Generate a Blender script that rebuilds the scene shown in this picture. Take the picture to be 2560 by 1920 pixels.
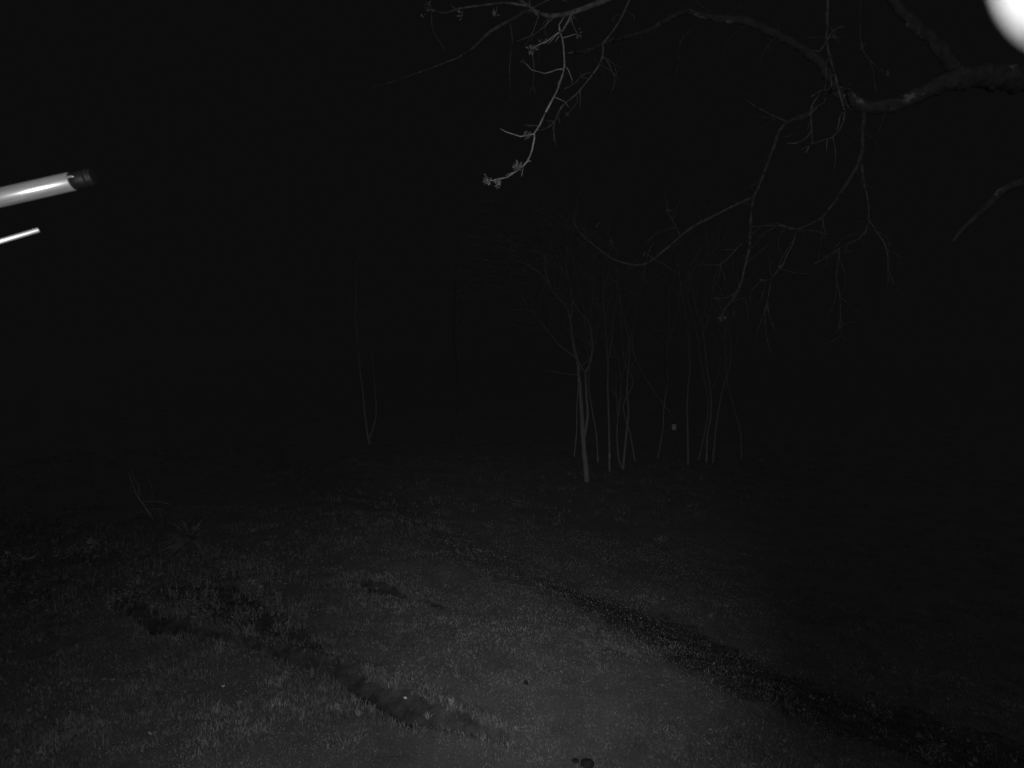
import bpy, math, random
import numpy as np
from mathutils import Vector

for o in list(bpy.data.objects):
    bpy.data.objects.remove(o)
scene = bpy.context.scene
col = scene.collection
R = math.radians
random.seed(11)
rng = np.random.default_rng(7)

# ------------------------------------------------------------------ camera
CAM_H, PITCH, FPX = 4.2, R(4.3), 1318.0          # focal length in units of a 2212 px wide picture
cam_data = bpy.data.cameras.new('camera')
cam_data.sensor_width = 36.0
cam_data.lens = 36.0 * FPX / 2212.0
cam_data.clip_start, cam_data.clip_end = 0.01, 2000.0
cam_data.dof.use_dof = True
cam_data.dof.focus_distance = 9.0
cam_data.dof.aperture_fstop = (cam_data.lens / 1000.0) / 0.0032     # a real 3.2 mm pupil
cam = bpy.data.objects.new('camera', cam_data)
col.objects.link(cam)
cam.location = (0, 0, CAM_H)
cam.rotation_euler = (R(90) - PITCH, 0, 0)
scene.camera = cam

# ------------------------------------------------------------------ night sky, added fill sun, infrared lamp of the yard camera
world = bpy.data.worlds.new('World')
scene.world = world
world.use_nodes = True
bg = world.node_tree.nodes['Background']
bg.inputs['Color'].default_value = (1, 1, 1, 1)
bg.inputs['Strength'].default_value = 0.0037

sun = bpy.data.lights.new('fill_sun', 'SUN')
sun.energy, sun.angle = 0.115, R(150)  # added wide fill that lifts the dark ground and trees
so = bpy.data.objects.new('fill_sun', sun)
col.objects.link(so)
so.rotation_euler = (R(38), 0, R(-10))

def pix_dir(x, y):
    u, v = (x - 1106.0) / FPX, (829.5 - y) / FPX
    return Vector((u, math.cos(PITCH) + v * math.sin(PITCH), -math.sin(PITCH) + v * math.cos(PITCH)))

def P(x, y, d):
    """The point seen at picture position x, y (2212 x 1659) at depth d metres."""
    return Vector((0, 0, CAM_H)) + pix_dir(x, y) * d

def spot(name, loc, target, power, half, radius, blend=1.0):
    l = bpy.data.lights.new(name, 'SPOT')
    l.energy, l.spot_size, l.spot_blend, l.shadow_soft_size = power, R(2 * half), blend, radius
    o = bpy.data.objects.new(name, l)
    col.objects.link(o)
    o.location = loc
    o.rotation_euler = (Vector(target) - Vector(loc)).to_track_quat('-Z', 'Y').to_euler()
    return o

LAMP = Vector((-0.065, 0.040, CAM_H + 0.05))
spot('infrared_beam', LAMP, P(1185, 1200, 9.0), 660.0, 22.5, 0.012)
spot('infrared_near_beam', LAMP + Vector((0.0, 0, -0.06)), P(860, 1650, 6.0), 520.0, 35, 0.012)
spot('infrared_flood', LAMP + Vector((-0.02, 0, -0.03)), P(1200, 800, 9.0), 98.0, 80, 0.01, 0.6)

scene.view_settings.view_transform = 'Standard'
scene.view_settings.look = 'None'
scene.view_settings.exposure = 0.0
scene.view_settings.gamma = 1.0
scene.view_settings.use_curve_mapping = False
scene.render.engine = 'CYCLES'
scene.cycles.use_denoising = True
scene.cycles.max_bounces = 4

# ------------------------------------------------------------------ materials (the camera sees near infrared: all greys)
def mat(name, build):
    m = bpy.data.materials.new(name)
    m.use_nodes = True
    nt = m.node_tree
    build(nt, nt.nodes['Principled BSDF'])
    return m

def node(nt, t, **kw):
    n = nt.nodes.new(t)
    for k, v in kw.items():
        if k in n.inputs:
            n.inputs[k].default_value = v
        else:
            setattr(n, k, v)
    return n

def ramp(nt, fac, stops):
    r = nt.nodes.new('ShaderNodeValToRGB')
    e = r.color_ramp.elements
    while len(e) < len(stops):
        e.new(0.5)
    for el, (p, v) in zip(e, stops):
        el.position, el.color = p, (v, v, v, 1)
    nt.links.new(fac, r.inputs['Fac'])
    return r.outputs['Color']

def noise(nt, scale, detail=4, rough=0.6, stretch=None):
    tc = nt.nodes.new('ShaderNodeTexCoord')
    mp = nt.nodes.new('ShaderNodeMapping')
    if stretch:
        mp.inputs['Scale'].default_value = stretch
    nt.links.new(tc.outputs['Object'], mp.inputs['Vector'])
    n = node(nt, 'ShaderNodeTexNoise', Scale=scale, Detail=detail, Roughness=rough)
    nt.links.new(mp.outputs['Vector'], n.inputs['Vector'])
    return n.outputs['Fac']

def noisy(name, scale, lo, hi, rough=0.85, bump=0.0, bscale=None, spec=0.2, p=(0.35, 0.65), stretch=None):
    def b(nt, bs):
        nt.links.new(ramp(nt, noise(nt, scale, stretch=stretch), [(p[0], lo), (p[1], hi)]), bs.inputs['Base Color'])
        bs.inputs['Roughness'].default_value = rough
        bs.inputs['Specular IOR Level'].default_value = spec
        if bump:
            bn = node(nt, 'ShaderNodeBump', Strength=bump, Distance=0.02)
            nt.links.new(noise(nt, bscale or scale * 3), bn.inputs['Height'])
            nt.links.new(bn.outputs['Normal'], bs.inputs['Normal'])
    return mat(name, b)

def mul(nt, a, b):
    m = node(nt, 'ShaderNodeMix', data_type='RGBA', blend_type='MULTIPLY')
    m.inputs[0].default_value = 1.0
    nt.links.new(a, m.inputs[6]); nt.links.new(b, m.inputs[7])
    return m.outputs[2]

def grass_b(nt, bs):
    big = ramp(nt, noise(nt, 0.55, 5, 0.65), [(0.34, 0.55), (0.66, 1.0)])
    sm = ramp(nt, noise(nt, 9.0, 3, 0.7), [(0.3, 0.10), (0.7, 0.32)])
    mid = ramp(nt, noise(nt, 2.6, 4, 0.7), [(0.36, 0.6), (0.62, 1.1)])
    nt.links.new(mul(nt, mul(nt, big, mid), sm), bs.inputs['Base Color'])
    bs.inputs['Roughness'].default_value = 0.7
    bs.inputs['Specular IOR Level'].default_value = 0.15

def bark_b(lo, hi, lich, lscale, cut):
    def b(nt, bs):
        base = ramp(nt, noise(nt, 14, 6, 0.7), [(0.3, lo), (0.7, hi)])
        li = ramp(nt, noise(nt, lscale, 5, 0.65), [(cut, 0.0), (cut + 0.07, 1.0)])
        m = node(nt, 'ShaderNodeMix', data_type='RGBA')
        nt.links.new(li, m.inputs[0]); nt.links.new(base, m.inputs[6])
        m.inputs[7].default_value = (lich, lich, lich, 1)
        nt.links.new(m.outputs[2], bs.inputs['Base Color'])
        bs.inputs['Roughness'].default_value = 0.95
        bs.inputs['Specular IOR Level'].default_value = 0.1
        bn = node(nt, 'ShaderNodeBump', Strength=0.9, Distance=0.015)
        nt.links.new(noise(nt, 26, 6, 0.7), bn.inputs['Height'])
        nt.links.new(bn.outputs['Normal'], bs.inputs['Normal'])
    return b

def metal_b(base, metallic, rough, streak, coat=0.0):
    def b(nt, bs):
        n = noise(nt, 420, 4, 0.7, stretch=(0.05, 1, 1))
        nt.links.new(ramp(nt, n, [(0.3, base * 0.6), (0.7, base * 1.3)]), bs.inputs['Base Color'])
        bs.inputs['Metallic'].default_value = metallic
        bs.inputs['Coat Weight'].default_value = coat
        bs.inputs['Coat Roughness'].default_value = 0.22
        bs.inputs['Coat IOR'].default_value = 1.9
        bs.inputs['Roughness'].default_value = rough
        bn = node(nt, 'ShaderNodeBump', Strength=streak, Distance=0.0006)
        nt.links.new(noise(nt, 240, 3, 0.6, stretch=(0.03, 1, 1)), bn.inputs['Height'])
        nt.links.new(bn.outputs['Normal'], bs.inputs['Normal'])
    return b

def soil_b(nt, bs):
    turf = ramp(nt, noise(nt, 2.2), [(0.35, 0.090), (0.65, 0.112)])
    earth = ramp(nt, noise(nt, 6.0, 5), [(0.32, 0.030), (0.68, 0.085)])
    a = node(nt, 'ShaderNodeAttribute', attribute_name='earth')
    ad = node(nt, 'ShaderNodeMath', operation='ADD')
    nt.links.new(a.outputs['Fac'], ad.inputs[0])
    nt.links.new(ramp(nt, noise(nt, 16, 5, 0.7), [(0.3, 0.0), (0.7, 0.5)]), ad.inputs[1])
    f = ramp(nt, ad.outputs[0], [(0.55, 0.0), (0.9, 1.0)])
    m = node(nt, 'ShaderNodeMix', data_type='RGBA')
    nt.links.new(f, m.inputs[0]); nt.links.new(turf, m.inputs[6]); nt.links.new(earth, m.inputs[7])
    nt.links.new(m.outputs[2], bs.inputs['Base Color'])
    bs.inputs['Roughness'].default_value = 0.95
    bs.inputs['Specular IOR Level'].default_value = 0.1
    bn = node(nt, 'ShaderNodeBump', Strength=0.6, Distance=0.02)
    nt.links.new(noise(nt, 20, 5, 0.7), bn.inputs['Height'])
    nt.links.new(bn.outputs['Normal'], bs.inputs['Normal'])

M = {
    'soil': mat('turf_earth_and_shade', soil_b),
    'grass': mat('grass_blades', grass_b),
    'dry_grass': noisy('dry_grass', 6.0, 0.16, 0.36, 0.7),
    'bark': mat('lichen_bark', bark_b(0.05, 0.13, 0.30, 5.5, 0.60)),
    'twig': noisy('smooth_twig_bark', 18, 0.17, 0.34, 0.7, 0.3, 80, spec=0.3),
    'bright_twig': noisy('paler_twig_bark', 30, 0.30, 0.50, 0.6, 0.3, 120, spec=0.4),
    'dim_twig': noisy('dull_twig_bark', 22, 0.05, 0.14, 0.85, 0.5, 60),
    'pale_bark': mat('pale_smooth_bark', bark_b(0.18, 0.32, 0.40, 3.0, 0.62)),
    'leaf': noisy('spring_leaf', 30, 0.06, 0.17, 0.6),
    'shrub_leaf': noisy('shrub_leaf', 5, 0.14, 0.32, 0.6),
    'rank_leaf': noisy('rank_growth', 4, 0.07, 0.22, 0.65),
    'dark_leaf': noisy('dark_leaf', 5, 0.09, 0.22, 0.6),
    'alu': mat('brushed_aluminium', metal_b(0.15, 0.2, 0.5, 0.7, 1.0)),
    'rod': mat('bright_rod', metal_b(0.45, 0.5, 0.38, 0.25)),
    'black_plastic': noisy('black_plastic', 30, 0.003, 0.007, 0.5, 0.1, 90, spec=0.12),
    'housing_plastic': noisy('grey_housing_plastic', 12, 0.22, 0.25, 0.6),
    'pale_paint': noisy('weathered_pale_paint', 9, 0.45, 0.62, 0.8, 0.2, 40),
    'crumb': noisy('soil_crumb', 9, 0.03, 0.10, 0.95),
    'cone': noisy('dark_cone', 30, 0.012, 0.03, 0.9),
}

# ------------------------------------------------------------------ helpers
def mesh_obj(name, verts, faces, material, parent=None, smooth=True):
    me = bpy.data.meshes.new(name)
    me.from_pydata([tuple(v) for v in verts], [], faces)
    if smooth:
        me.polygons.foreach_set('use_smooth', [True] * len(me.polygons))
    me.materials.append(material)
    me.update()
    o = bpy.data.objects.new(name, me)
    col.objects.link(o)
    if parent is not None:
        o.parent = parent
        o.location = -parent.location
    return o

def tag(o, label=None, cat=None, group=None, kind=None):
    for k, v in (('label', label), ('category', cat), ('group', group), ('kind', kind)):
        if v:
            o[k] = v
    return o

def thing(name, loc, label, cat, group=None):
    e = bpy.data.objects.new(name, None)
    e.empty_display_size = 0.1
    e.location = loc
    col.objects.link(e)
    return tag(e, label, cat, group)

def smooth_path(pts, rad, step):
    pts = [Vector(p) for p in pts]
    out, ro = [], []
    n = len(pts)
    for i in range(n - 1):
        p0, p1, p2, p3 = pts[max(i - 1, 0)], pts[i], pts[i + 1], pts[min(i + 2, n - 1)]
        k = max(1, min(10, int((p2 - p1).length / step)))
        for j in range(k):
            t = j / k
            q = 0.5 * ((2 * p1) + (p2 - p0) * t + (2 * p0 - 5 * p1 + 4 * p2 - p3) * t * t + (3 * p1 - p0 - 3 * p2 + p3) * t ** 3)
            out.append(q)
            ro.append(rad[i] + (rad[i + 1] - rad[i]) * t)
    out.append(pts[-1]); ro.append(rad[-1])
    return out, ro

def tube(V, F, pts, rad, sides=7, step=0.05, rough=0.12, wob=0.0, cap=True):
    pts, rad = smooth_path(pts, rad, step)
    base = len(V)
    up = Vector((0.31, 0.2, 0.93)).normalized()
    prev = None
    for i, (p, r) in enumerate(zip(pts, rad)):
        t = (pts[min(i + 1, len(pts) - 1)] - pts[max(i - 1, 0)])
        if t.length < 1e-9:
            t = Vector((0, 0, 1))
        t.normalize()
        if prev is None:
            a = t.cross(up)
            if a.length < 0.05:
                a = t.cross(Vector((1, 0, 0)))
        else:
            a = prev - t * prev.dot(t)
        a.normalize(); prev = a
        b = t.cross(a)
        off = (a * random.uniform(-1, 1) + b * random.uniform(-1, 1)) * wob * r
        rr = r * (1 + random.uniform(-rough, rough))
        for k in range(sides):
            an = 2 * math.pi * k / sides
            q = rr * (1 + random.uniform(-rough, rough) * 0.6)
            V.append(p + off + a * math.cos(an) * q + b * math.sin(an) * q)
        if i:
            r0, r1 = base + (i - 1) * sides, base + i * sides
            for k in range(sides):
                k2 = (k + 1) % sides
                F.append((r0 + k, r0 + k2, r1 + k2, r1 + k))
    if cap:
        F.append(tuple(base + k for k in reversed(range(sides))))
        e = base + (len(pts) - 1) * sides
        F.append(tuple(e + k for k in range(sides)))

def lerp_r(a, b, n, pw=1.0):
    return [a + (b - a) * (i / max(1, n - 1)) ** pw for i in range(n)]

# ------------------------------------------------------------------ terrain
def flat(pts):
    out = []
    for x, y in pts:
        d = pix_dir(x, y)
        t = -CAM_H / d.z
        out.append((d.x * t, d.y * t))
    return out
# worn earth: the low bank at left, the rut beyond the lawn, a gap in the undergrowth, a worn spot at right; the long right band is painted shade
DITCH = flat([(255, 1300), (330, 1338), (350, 1352), (425, 1358), (505, 1378), (615, 1406), (715, 1441), (820, 1503), (900, 1545), (950, 1552), (1010, 1566), (1092, 1591)])
DW = [0.05, 0.18, 0.26, 0.11, 0.09, 0.12, 0.15, 0.20, 0.19, 0.14, 0.12, 0.06]
DITCH2 = flat([(725, 1246), (790, 1256), (840, 1272), (890, 1290), (960, 1310)])
DW2 = [0.05, 0.14, 0.15, 0.09, 0.03]
DITCH3 = flat([(500, 1262), (545, 1298), (580, 1338), (625, 1384)])
DW3 = [0.01, 0.05, 0.06, 0.01]
LITTER = flat([(350, 1275), (470, 1300), (550, 1335), (640, 1388), (730, 1428)])
LW = [0.15, 0.38, 0.36, 0.20, 0.05]
SHADE_BAND = flat([(1150, 1225), (1300, 1282), (1400, 1312), (1500, 1362), (1600, 1412), (1740, 1480), (1900, 1520), (2150, 1560)])  # soft shade across the right lawn, put into the ground colour
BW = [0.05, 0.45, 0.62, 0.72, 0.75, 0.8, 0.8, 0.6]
DITCH4 = flat([(1280, 1408), (1325, 1404), (1370, 1420)])
DW4 = [0.03, 0.08, 0.03]

def worn(X, Y):
    d = np.minimum(seg_dist(X, Y, DITCH2, DW2)[0], seg_dist(X, Y, DITCH3, DW3)[0])
    return np.minimum(d, seg_dist(X, Y, DITCH4, DW4)[0])

def seg_dist(X, Y, line, wid):
    """distance to a poly-line divided by its half width there, and the signed side"""
    best = np.full(X.shape, 1e9)
    side = np.zeros(X.shape)
    for (a, b, wa, wb) in zip(line[:-1], line[1:], wid[:-1], wid[1:]):
        dx, dy = b[0] - a[0], b[1] - a[1]
        L2 = dx * dx + dy * dy
        t = np.clip(((X - a[0]) * dx + (Y - a[1]) * dy) / L2, 0, 1)
        ex, ey = X - (a[0] + t * dx), Y - (a[1] + t * dy)
        d = np.hypot(ex, ey) / (wa + (wb - wa) * t)
        s = (dx * ey - dy * ex) / math.sqrt(L2)
        m = d < best
        best = np.where(m, d, best)
        side = np.where(m, s, side)
    return best, side

def vnoise(X, Y, s, seed):
    r = np.random.default_rng(seed)
    tab = r.random((64, 64))
    x, y = X / s, Y / s
    i, j = np.floor(x).astype(int), np.floor(y).astype(int)
    fx, fy = x - i, y - j
    fx, fy = fx * fx * (3 - 2 * fx), fy * fy * (3 - 2 * fy)
    g = lambda a, b: tab[a % 64, b % 64]
    return (g(i, j) * (1 - fx) + g(i + 1, j) * fx) * (1 - fy) + (g(i, j + 1) * (1 - fx) + g(i + 1, j + 1) * fx) * fy

def smoothstep(a, b, x):
    t = np.clip((x - a) / (b - a), 0, 1)
    return t * t * (3 - 2 * t)

def height(X, Y):
    X, Y = np.asarray(X, float), np.asarray(Y, float)
    z = 0.10 * (vnoise(X, Y, 2.6, 1) - 0.5) + 0.032 * (vnoise(X, Y, 0.7, 2) - 0.5) + 0.02 * (vnoise(X, Y, 0.22, 3) - 0.5)
    z = z * smoothstep(14.5, 9, Y) * smoothstep(16, 9, np.abs(X))
    # the lawn falls away to the right of a low crest, shaped to turn dark
    s = (X - 1.05) * 0.77 + (Y - 9.9) * 0.64 + 0.25 * (vnoise(X, Y, 1.4, 4) - 0.5)
    drop = smoothstep(-1.0, 1.2, s) * 0.40 + smoothstep(0.3, 6.0, s) * 0.45 * smoothstep(-1.0, 2.5, X)
    drop = drop * smoothstep(34, 13, Y)
    z = z - drop
    # far wood floor rises a little
    z = z + 0.25 * smoothstep(12, 30, Y)
    d, side = seg_dist(X, Y, DITCH, DW)
    z = z - 0.09 * smoothstep(1.4, 0.3, d)
    z = z + 0.07 * smoothstep(2.6, 1.0, d) * (side > 0)
    d2 = worn(X, Y)
    z = z - 0.06 * smoothstep(1.3, 0.3, d2)
    return z

def bare_noise(X, Y):
    return 1.1 * (vnoise(X, Y, 0.55, 21) - 0.45) + 0.8 * (vnoise(X, Y, 0.16, 22) - 0.5) + 0.4 * (vnoise(X, Y, 0.05, 23) - 0.5)

def hz(x, y):
    return float(height(np.array([x]), np.array([y]))[0])

def G(x, y):
    """ground point seen at picture position x, y"""
    d = pix_dir(x, y)
    z = 0.0
    for _ in range(12):
        t = (z - CAM_H) / d.z
        q = Vector((0, 0, CAM_H)) + d * t
        z = hz(q.x, q.y)
    q.z = z
    return q

def build_ground():
    xs = np.concatenate([-np.geomspace(400, 10.2, 26), np.arange(-10, 10.001, 0.05), np.geomspace(10.2, 400, 26)])
    ys = np.concatenate([np.linspace(-60, 3.6, 14), np.arange(3.8, 15, 0.05), np.geomspace(15.1, 900, 60)])
    X, Y = np.meshgrid(xs, ys)
    Z = height(X, Y)
    V = np.stack([X.ravel(), Y.ravel(), Z.ravel()], 1)
    nx, ny = len(xs), len(ys)
    idx = np.arange(nx * ny).reshape(ny, nx)
    F = np.stack([idx[:-1, :-1], idx[:-1, 1:], idx[1:, 1:], idx[1:, :-1]], -1).reshape(-1, 4)
    me = bpy.data.meshes.new('ground')
    me.vertices.add(len(V)); me.vertices.foreach_set('co', V.ravel())
    me.loops.add(F.size); me.loops.foreach_set('vertex_index', F.ravel())
    me.polygons.add(len(F)); me.polygons.foreach_set('loop_start', np.arange(0, F.size, 4))
    w = bare_noise(X, Y)
    d = np.minimum(seg_dist(X, Y, DITCH, DW)[0] + 0.6 * w, worn(X, Y) + w)
    d = np.minimum(d, 0.32 + seg_dist(X, Y, SHADE_BAND, BW)[0] * 0.75 + 0.6 * w)  # the painted shade band joins the bare earth here
    d = np.minimum(d, 0.15 + seg_dist(X, Y, LITTER, LW)[0] * 0.8 + 0.6 * w)
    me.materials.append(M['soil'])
    me.polygons.foreach_set('use_smooth', np.ones(len(F), bool))
    me.update(calc_edges=True)
    at = me.attributes.new('earth', 'FLOAT', 'POINT')  # weight of the bare earth and of the painted shade band
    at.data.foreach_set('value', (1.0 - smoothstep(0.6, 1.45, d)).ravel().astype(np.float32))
    o = bpy.data.objects.new('ground', me)
    col.objects.link(o)
    tag(o, kind='structure')
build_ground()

# ------------------------------------------------------------------ grass: one mesh of single blades
def blades(name, X, Y, hgt, wid, lean, material, parent=None):
    n = len(X)
    Z = height(X, Y) - 0.004
    a = rng.random(n) * 2 * np.pi
    la = rng.random(n) * 2 * np.pi
    ll = lean * hgt * (0.3 + rng.random(n))
    w = wid * (0.6 + 0.8 * rng.random(n)) * 0.5
    V = np.empty((n, 5, 3))
    ca, sa = np.cos(a), np.sin(a)
    cl, sl = np.cos(la), np.sin(la)
    for k, (hh, f, ws) in enumerate(((0, 0, -1), (0, 0, 1), (0.62, 0.35, 0.75), (0.62, 0.35, -0.75), (1.0, 1.0, 0))):
        V[:, k, 0] = X + ca * w * ws + cl * ll * f
        V[:, k, 1] = Y + sa * w * ws + sl * ll * f
        V[:, k, 2] = Z + hgt * hh
    b = (np.arange(n) * 5)[:, None]
    T = np.concatenate([b + np.array([[0, 1, 2]]), b + np.array([[0, 2, 3]]), b + np.array([[3, 2, 4]])], 0)
    me = bpy.data.meshes.new(name)
    me.vertices.add(n * 5); me.vertices.foreach_set('co', V.ravel())
    me.loops.add(T.size); me.loops.foreach_set('vertex_index', T.ravel())
    me.polygons.add(len(T)); me.polygons.foreach_set('loop_start', np.arange(0, T.size, 3))
    me.materials.append(material)
    me.update(calc_edges=True)
    o = bpy.data.objects.new(name, me)
    col.objects.link(o)
    return o

def lawn():
    Xs, Ys = [], []
    for (y0, y1, dens) in ((4.6, 6.5, 3600), (6.5, 8.5, 2600), (8.5, 11, 1500), (11, 15, 650), (15, 22, 160)):
        hw = 0.86 * y1 + 0.4
        n = int((y1 - y0) * 2 * hw * dens)
        X, Y = rng.uniform(-hw, hw, n), rng.uniform(y0, y1, n)
        keep = np.abs(X) < 0.86 * Y + 0.5
        Xs.append(X[keep]); Ys.append(Y[keep])
    X, Y = np.concatenate(Xs), np.concatenate(Ys)
    w = bare_noise(X, Y)
    d1, s1 = seg_dist(X, Y, DITCH, DW)
    d2 = worn(X, Y)
    keep = (d1 + 0.6 * w > 0.95 + 0.5 * (rng.random(len(X)) - .5)) & (d2 + w > 0.85 + 0.5 * (rng.random(len(X)) - .5))
    thin = vnoise(X, Y, 0.9, 31) * 0.6 + vnoise(X, Y, 0.3, 32) * 0.4
    keep &= rng.random(len(X)) < 0.25 + 1.3 * thin
    db = seg_dist(X, Y, SHADE_BAND, BW)[0] + 0.6 * bare_noise(X, Y)  # blades thinned along the painted shade band
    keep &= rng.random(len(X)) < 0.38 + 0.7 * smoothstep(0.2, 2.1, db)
    db = seg_dist(X, Y, LITTER, LW)[0] + 0.6 * bare_noise(X, Y)
    keep &= rng.random(len(X)) < 0.22 + 0.85 * smoothstep(0.4, 1.5, db)
    # thinner on the sloping right side
    X, Y = X[keep], Y[keep]
    d1, s1 = seg_dist(X, Y, DITCH, DW)
    tall = vnoise(X, Y, 0.55, 41) * 0.6 + vnoise(X, Y, 0.18, 42) * 0.4
    h = 0.013 + 0.032 * tall ** 1.5
    rough = (smoothstep(-0.8, -3.0, X + 0.15 * (9 - Y)) * smoothstep(0.35, 0.75, tall))
    h = h + 0.06 * rough * rng.random(len(X)) + 0.06 * smoothstep(2.2, 1.1, d1) * rng.random(len(X))
    h = h * (0.6 + 0.7 * rng.random(len(X)))
    wid = 0.0045 + 0.0006 * Y
    o = blades('grass', X, Y, h, wid, 0.7, M['grass'])
    tag(o, kind='stuff')
lawn()

def lip():
    # dry grass hanging over the far lip of the worn earth
    n = 3000
    t = rng.random(n) * (len(DITCH) - 3.0) + 2.0
    i = t.astype(int)
    f = t - i
    D, W = np.array(DITCH), np.array(DW)
    a, b = D[i], D[i + 1]
    c = a + (b - a) * f[:, None]
    w = W[i] + (W[i + 1] - W[i]) * f
    nr = np.stack([-(b - a)[:, 1], (b - a)[:, 0]], 1)
    nr /= np.linalg.norm(nr, axis=1)[:, None]
    off = w * 1.1 + 0.10 * (vnoise(c[:, 0], c[:, 1], 0.3, 79) - 0.4) + rng.normal(0, 0.07, n)
    X, Y = c[:, 0] + nr[:, 0] * off, c[:, 1] + nr[:, 1] * off
    keep = rng.random(n) < 1.6 * smoothstep(0.38, 0.8, 0.6 * vnoise(X, Y, 0.42, 77) + 0.4 * vnoise(X, Y, 0.12, 78))
    X, Y = X[keep], Y[keep]
    o = blades('overhanging_grass', X, Y, 0.02 + 0.05 * rng.random(len(X)) ** 1.5, np.full(len(X), 0.008), 1.1, M['grass'])
    tag(o, kind='stuff')
lip()

# ------------------------------------------------------------------ leaves, tufts, shrubs
def leaf_blob(V, F, c, r, n, size, flat=0.8):
    for _ in range(n):
        d = Vector((random.gauss(0, 1), random.gauss(0, 1), random.gauss(0, flat)))
        d = d.normalized() * r * random.random() ** 0.5
        leaf(V, F, c + d * 0.6, (d + Vector((random.gauss(0, .5), random.gauss(0, .5), random.gauss(0, .5))) * r).normalized(), size * random.uniform(0.6, 1.25))

def leaf(V, F, p, d, L, wr=0.42, curl=0.25):
    s = d.cross(Vector((random.gauss(0, 1), random.gauss(0, 1), random.gauss(0, 1))))
    if s.length < 1e-4:
        s = d.orthogonal()
    s.normalize()
    nrm = s.cross(d)
    b = len(V)
    w = L * wr * 0.5
    V += [p, p + d * L * 0.45 + s * w + nrm * L * curl * 0.3, p + d * L * 0.45 - s * w + nrm * L * curl * 0.3, p + d * L * 0.5, p + d * L - nrm * L * curl * 0.4]
    F += [(b, b + 1, b + 3), (b, b + 3, b + 2), (b + 3, b + 1, b + 4), (b + 3, b + 4, b + 2)]

def arch_blade(V, F, p, az, L, rise, w, seg=4):
    """a long narrow leaf that rises and arches over"""
    b = len(V)
    h = Vector((math.cos(az), math.sin(az), 0))
    s = Vector((-math.sin(az), math.cos(az), 0))
    for i in range(seg + 1):
        t = i / seg
        q = p + h * (L * t) + Vector((0, 0, rise * (t * 1.9 - 1.45 * t * t)))
        ww = w * (1 - t * 0.92) * 0.5
        V += [q + s * ww, q - s * ww]
        if i:
            a = b + 2 * (i - 1)
            F.append((a, a + 1, a + 3, a + 2))

def tuft(x, y, n, L, w, material, label, name='grass_tuft', cat='grass tuft', rise=0.9, group=None):
    g = G(x, y)
    V, F = [], []
    for _ in range(n):
        l = L * random.uniform(0.5, 1.1)
        arch_blade(V, F, g + Vector((random.gauss(0, L * .12), random.gauss(0, L * .12), -0.01)), random.random() * 6.28, l * random.uniform(.25, .8), l * rise * random.uniform(.6, 1.2), w)
    o = mesh_obj(name, V, F, material)
    return tag(o, label, cat, group)

def shrub(x, y, hgt, spread, nstem, leafsize, nleaf, label, leafm, name='leafy_shrub', group=None, seed=0):
    random.seed(seed * 7 + 5)
    g = G(x, y)
    t = thing(name, g, label, 'shrub', group)
    V, F, LV, LF = [], [], [], []
    for _ in range(nstem):
        az = random.random() * 6.28
        top = g + Vector((math.cos(az) * spread * random.random(), math.sin(az) * spread * random.random(), hgt * random.uniform(.6, 1.05)))
        mid = g.lerp(top, .5) + Vector((random.gauss(0, .08), random.gauss(0, .08), hgt * .12))
        pts = [g + Vector((random.gauss(0, .03), random.gauss(0, .03), -.03)), mid, top]
        tube(V, F, pts, [0.010, 0.007, 0.003], 5, 0.08)
        for _ in range(nleaf):
            u = random.uniform(.25, 1.0)
            q = pts[0].lerp(mid, u * 2) if u < .5 else mid.lerp(top, u * 2 - 1)
            d = Vector((random.gauss(0, 1), random.gauss(0, 1), random.gauss(.2, .6))).normalized()
            q2 = q + d * random.random() ** 1.5 * spread * .45
            leaf(LV, LF, q2, d, leafsize * random.uniform(.6, 1.3), .45)
    mesh_obj('stem', V, F, M['dim_twig'], t)
    mesh_obj('foliage', LV, LF, leafm, t, smooth=False)
    return t

# ------------------------------------------------------------------ the big tree whose limbs hang in from the right
oak_base = Vector((6.9, 5.6, hz(6.9, 5.6)))
oak = thing('overhanging_tree', oak_base, 'large lichen spotted tree whose bare limbs hang in from the upper right', 'tree')

def branch(name, pix, r0, r1, material, dwob=0.0, sides=7, pw=1.0, rough=0.10, step=0.05, label=None):
    pts = [P(*p) for p in pix]
    V, F = [], []
    tube(V, F, pts, lerp_r(r0, r1, len(pts), pw), sides, step, rough, 0.18)
    o = mesh_obj(name, V, F, material, oak)
    if label:
        o['label'] = label
    return o

def path(pts, d0, d1):
    n = len(pts)
    return [(x, y, d0 + (d1 - d0) * i / (n - 1)) for i, (x, y) in enumerate(pts)]

V, F = [], []
tube(V, F, [oak_base + Vector(v) for v in ((0, 0, -.3), (0.02, -.02, .6), (-.05, -.05, 2.2), (-.15, -.1, 3.9), (-.1, -.05, 5.6), (.1, .1, 7.4), (.2, .3, 9.5))],
     [.42, .31, .27, .25, .22, .17, .09], 14, .12, .06, .05)
mesh_obj('trunk', V, F, M['bark'], oak)
TR = lambda z, dx=-.12: Vector((oak_base.x + dx, oak_base.y - .08, z))

def branch_w(name, wpts, radii, material, sides=9, rough=0.09, step=0.06):
    V, F = [], []
    tube(V, F, wpts, radii, sides, step, rough, 0.12)
    return mesh_obj(name, V, F, material, oak)

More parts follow.
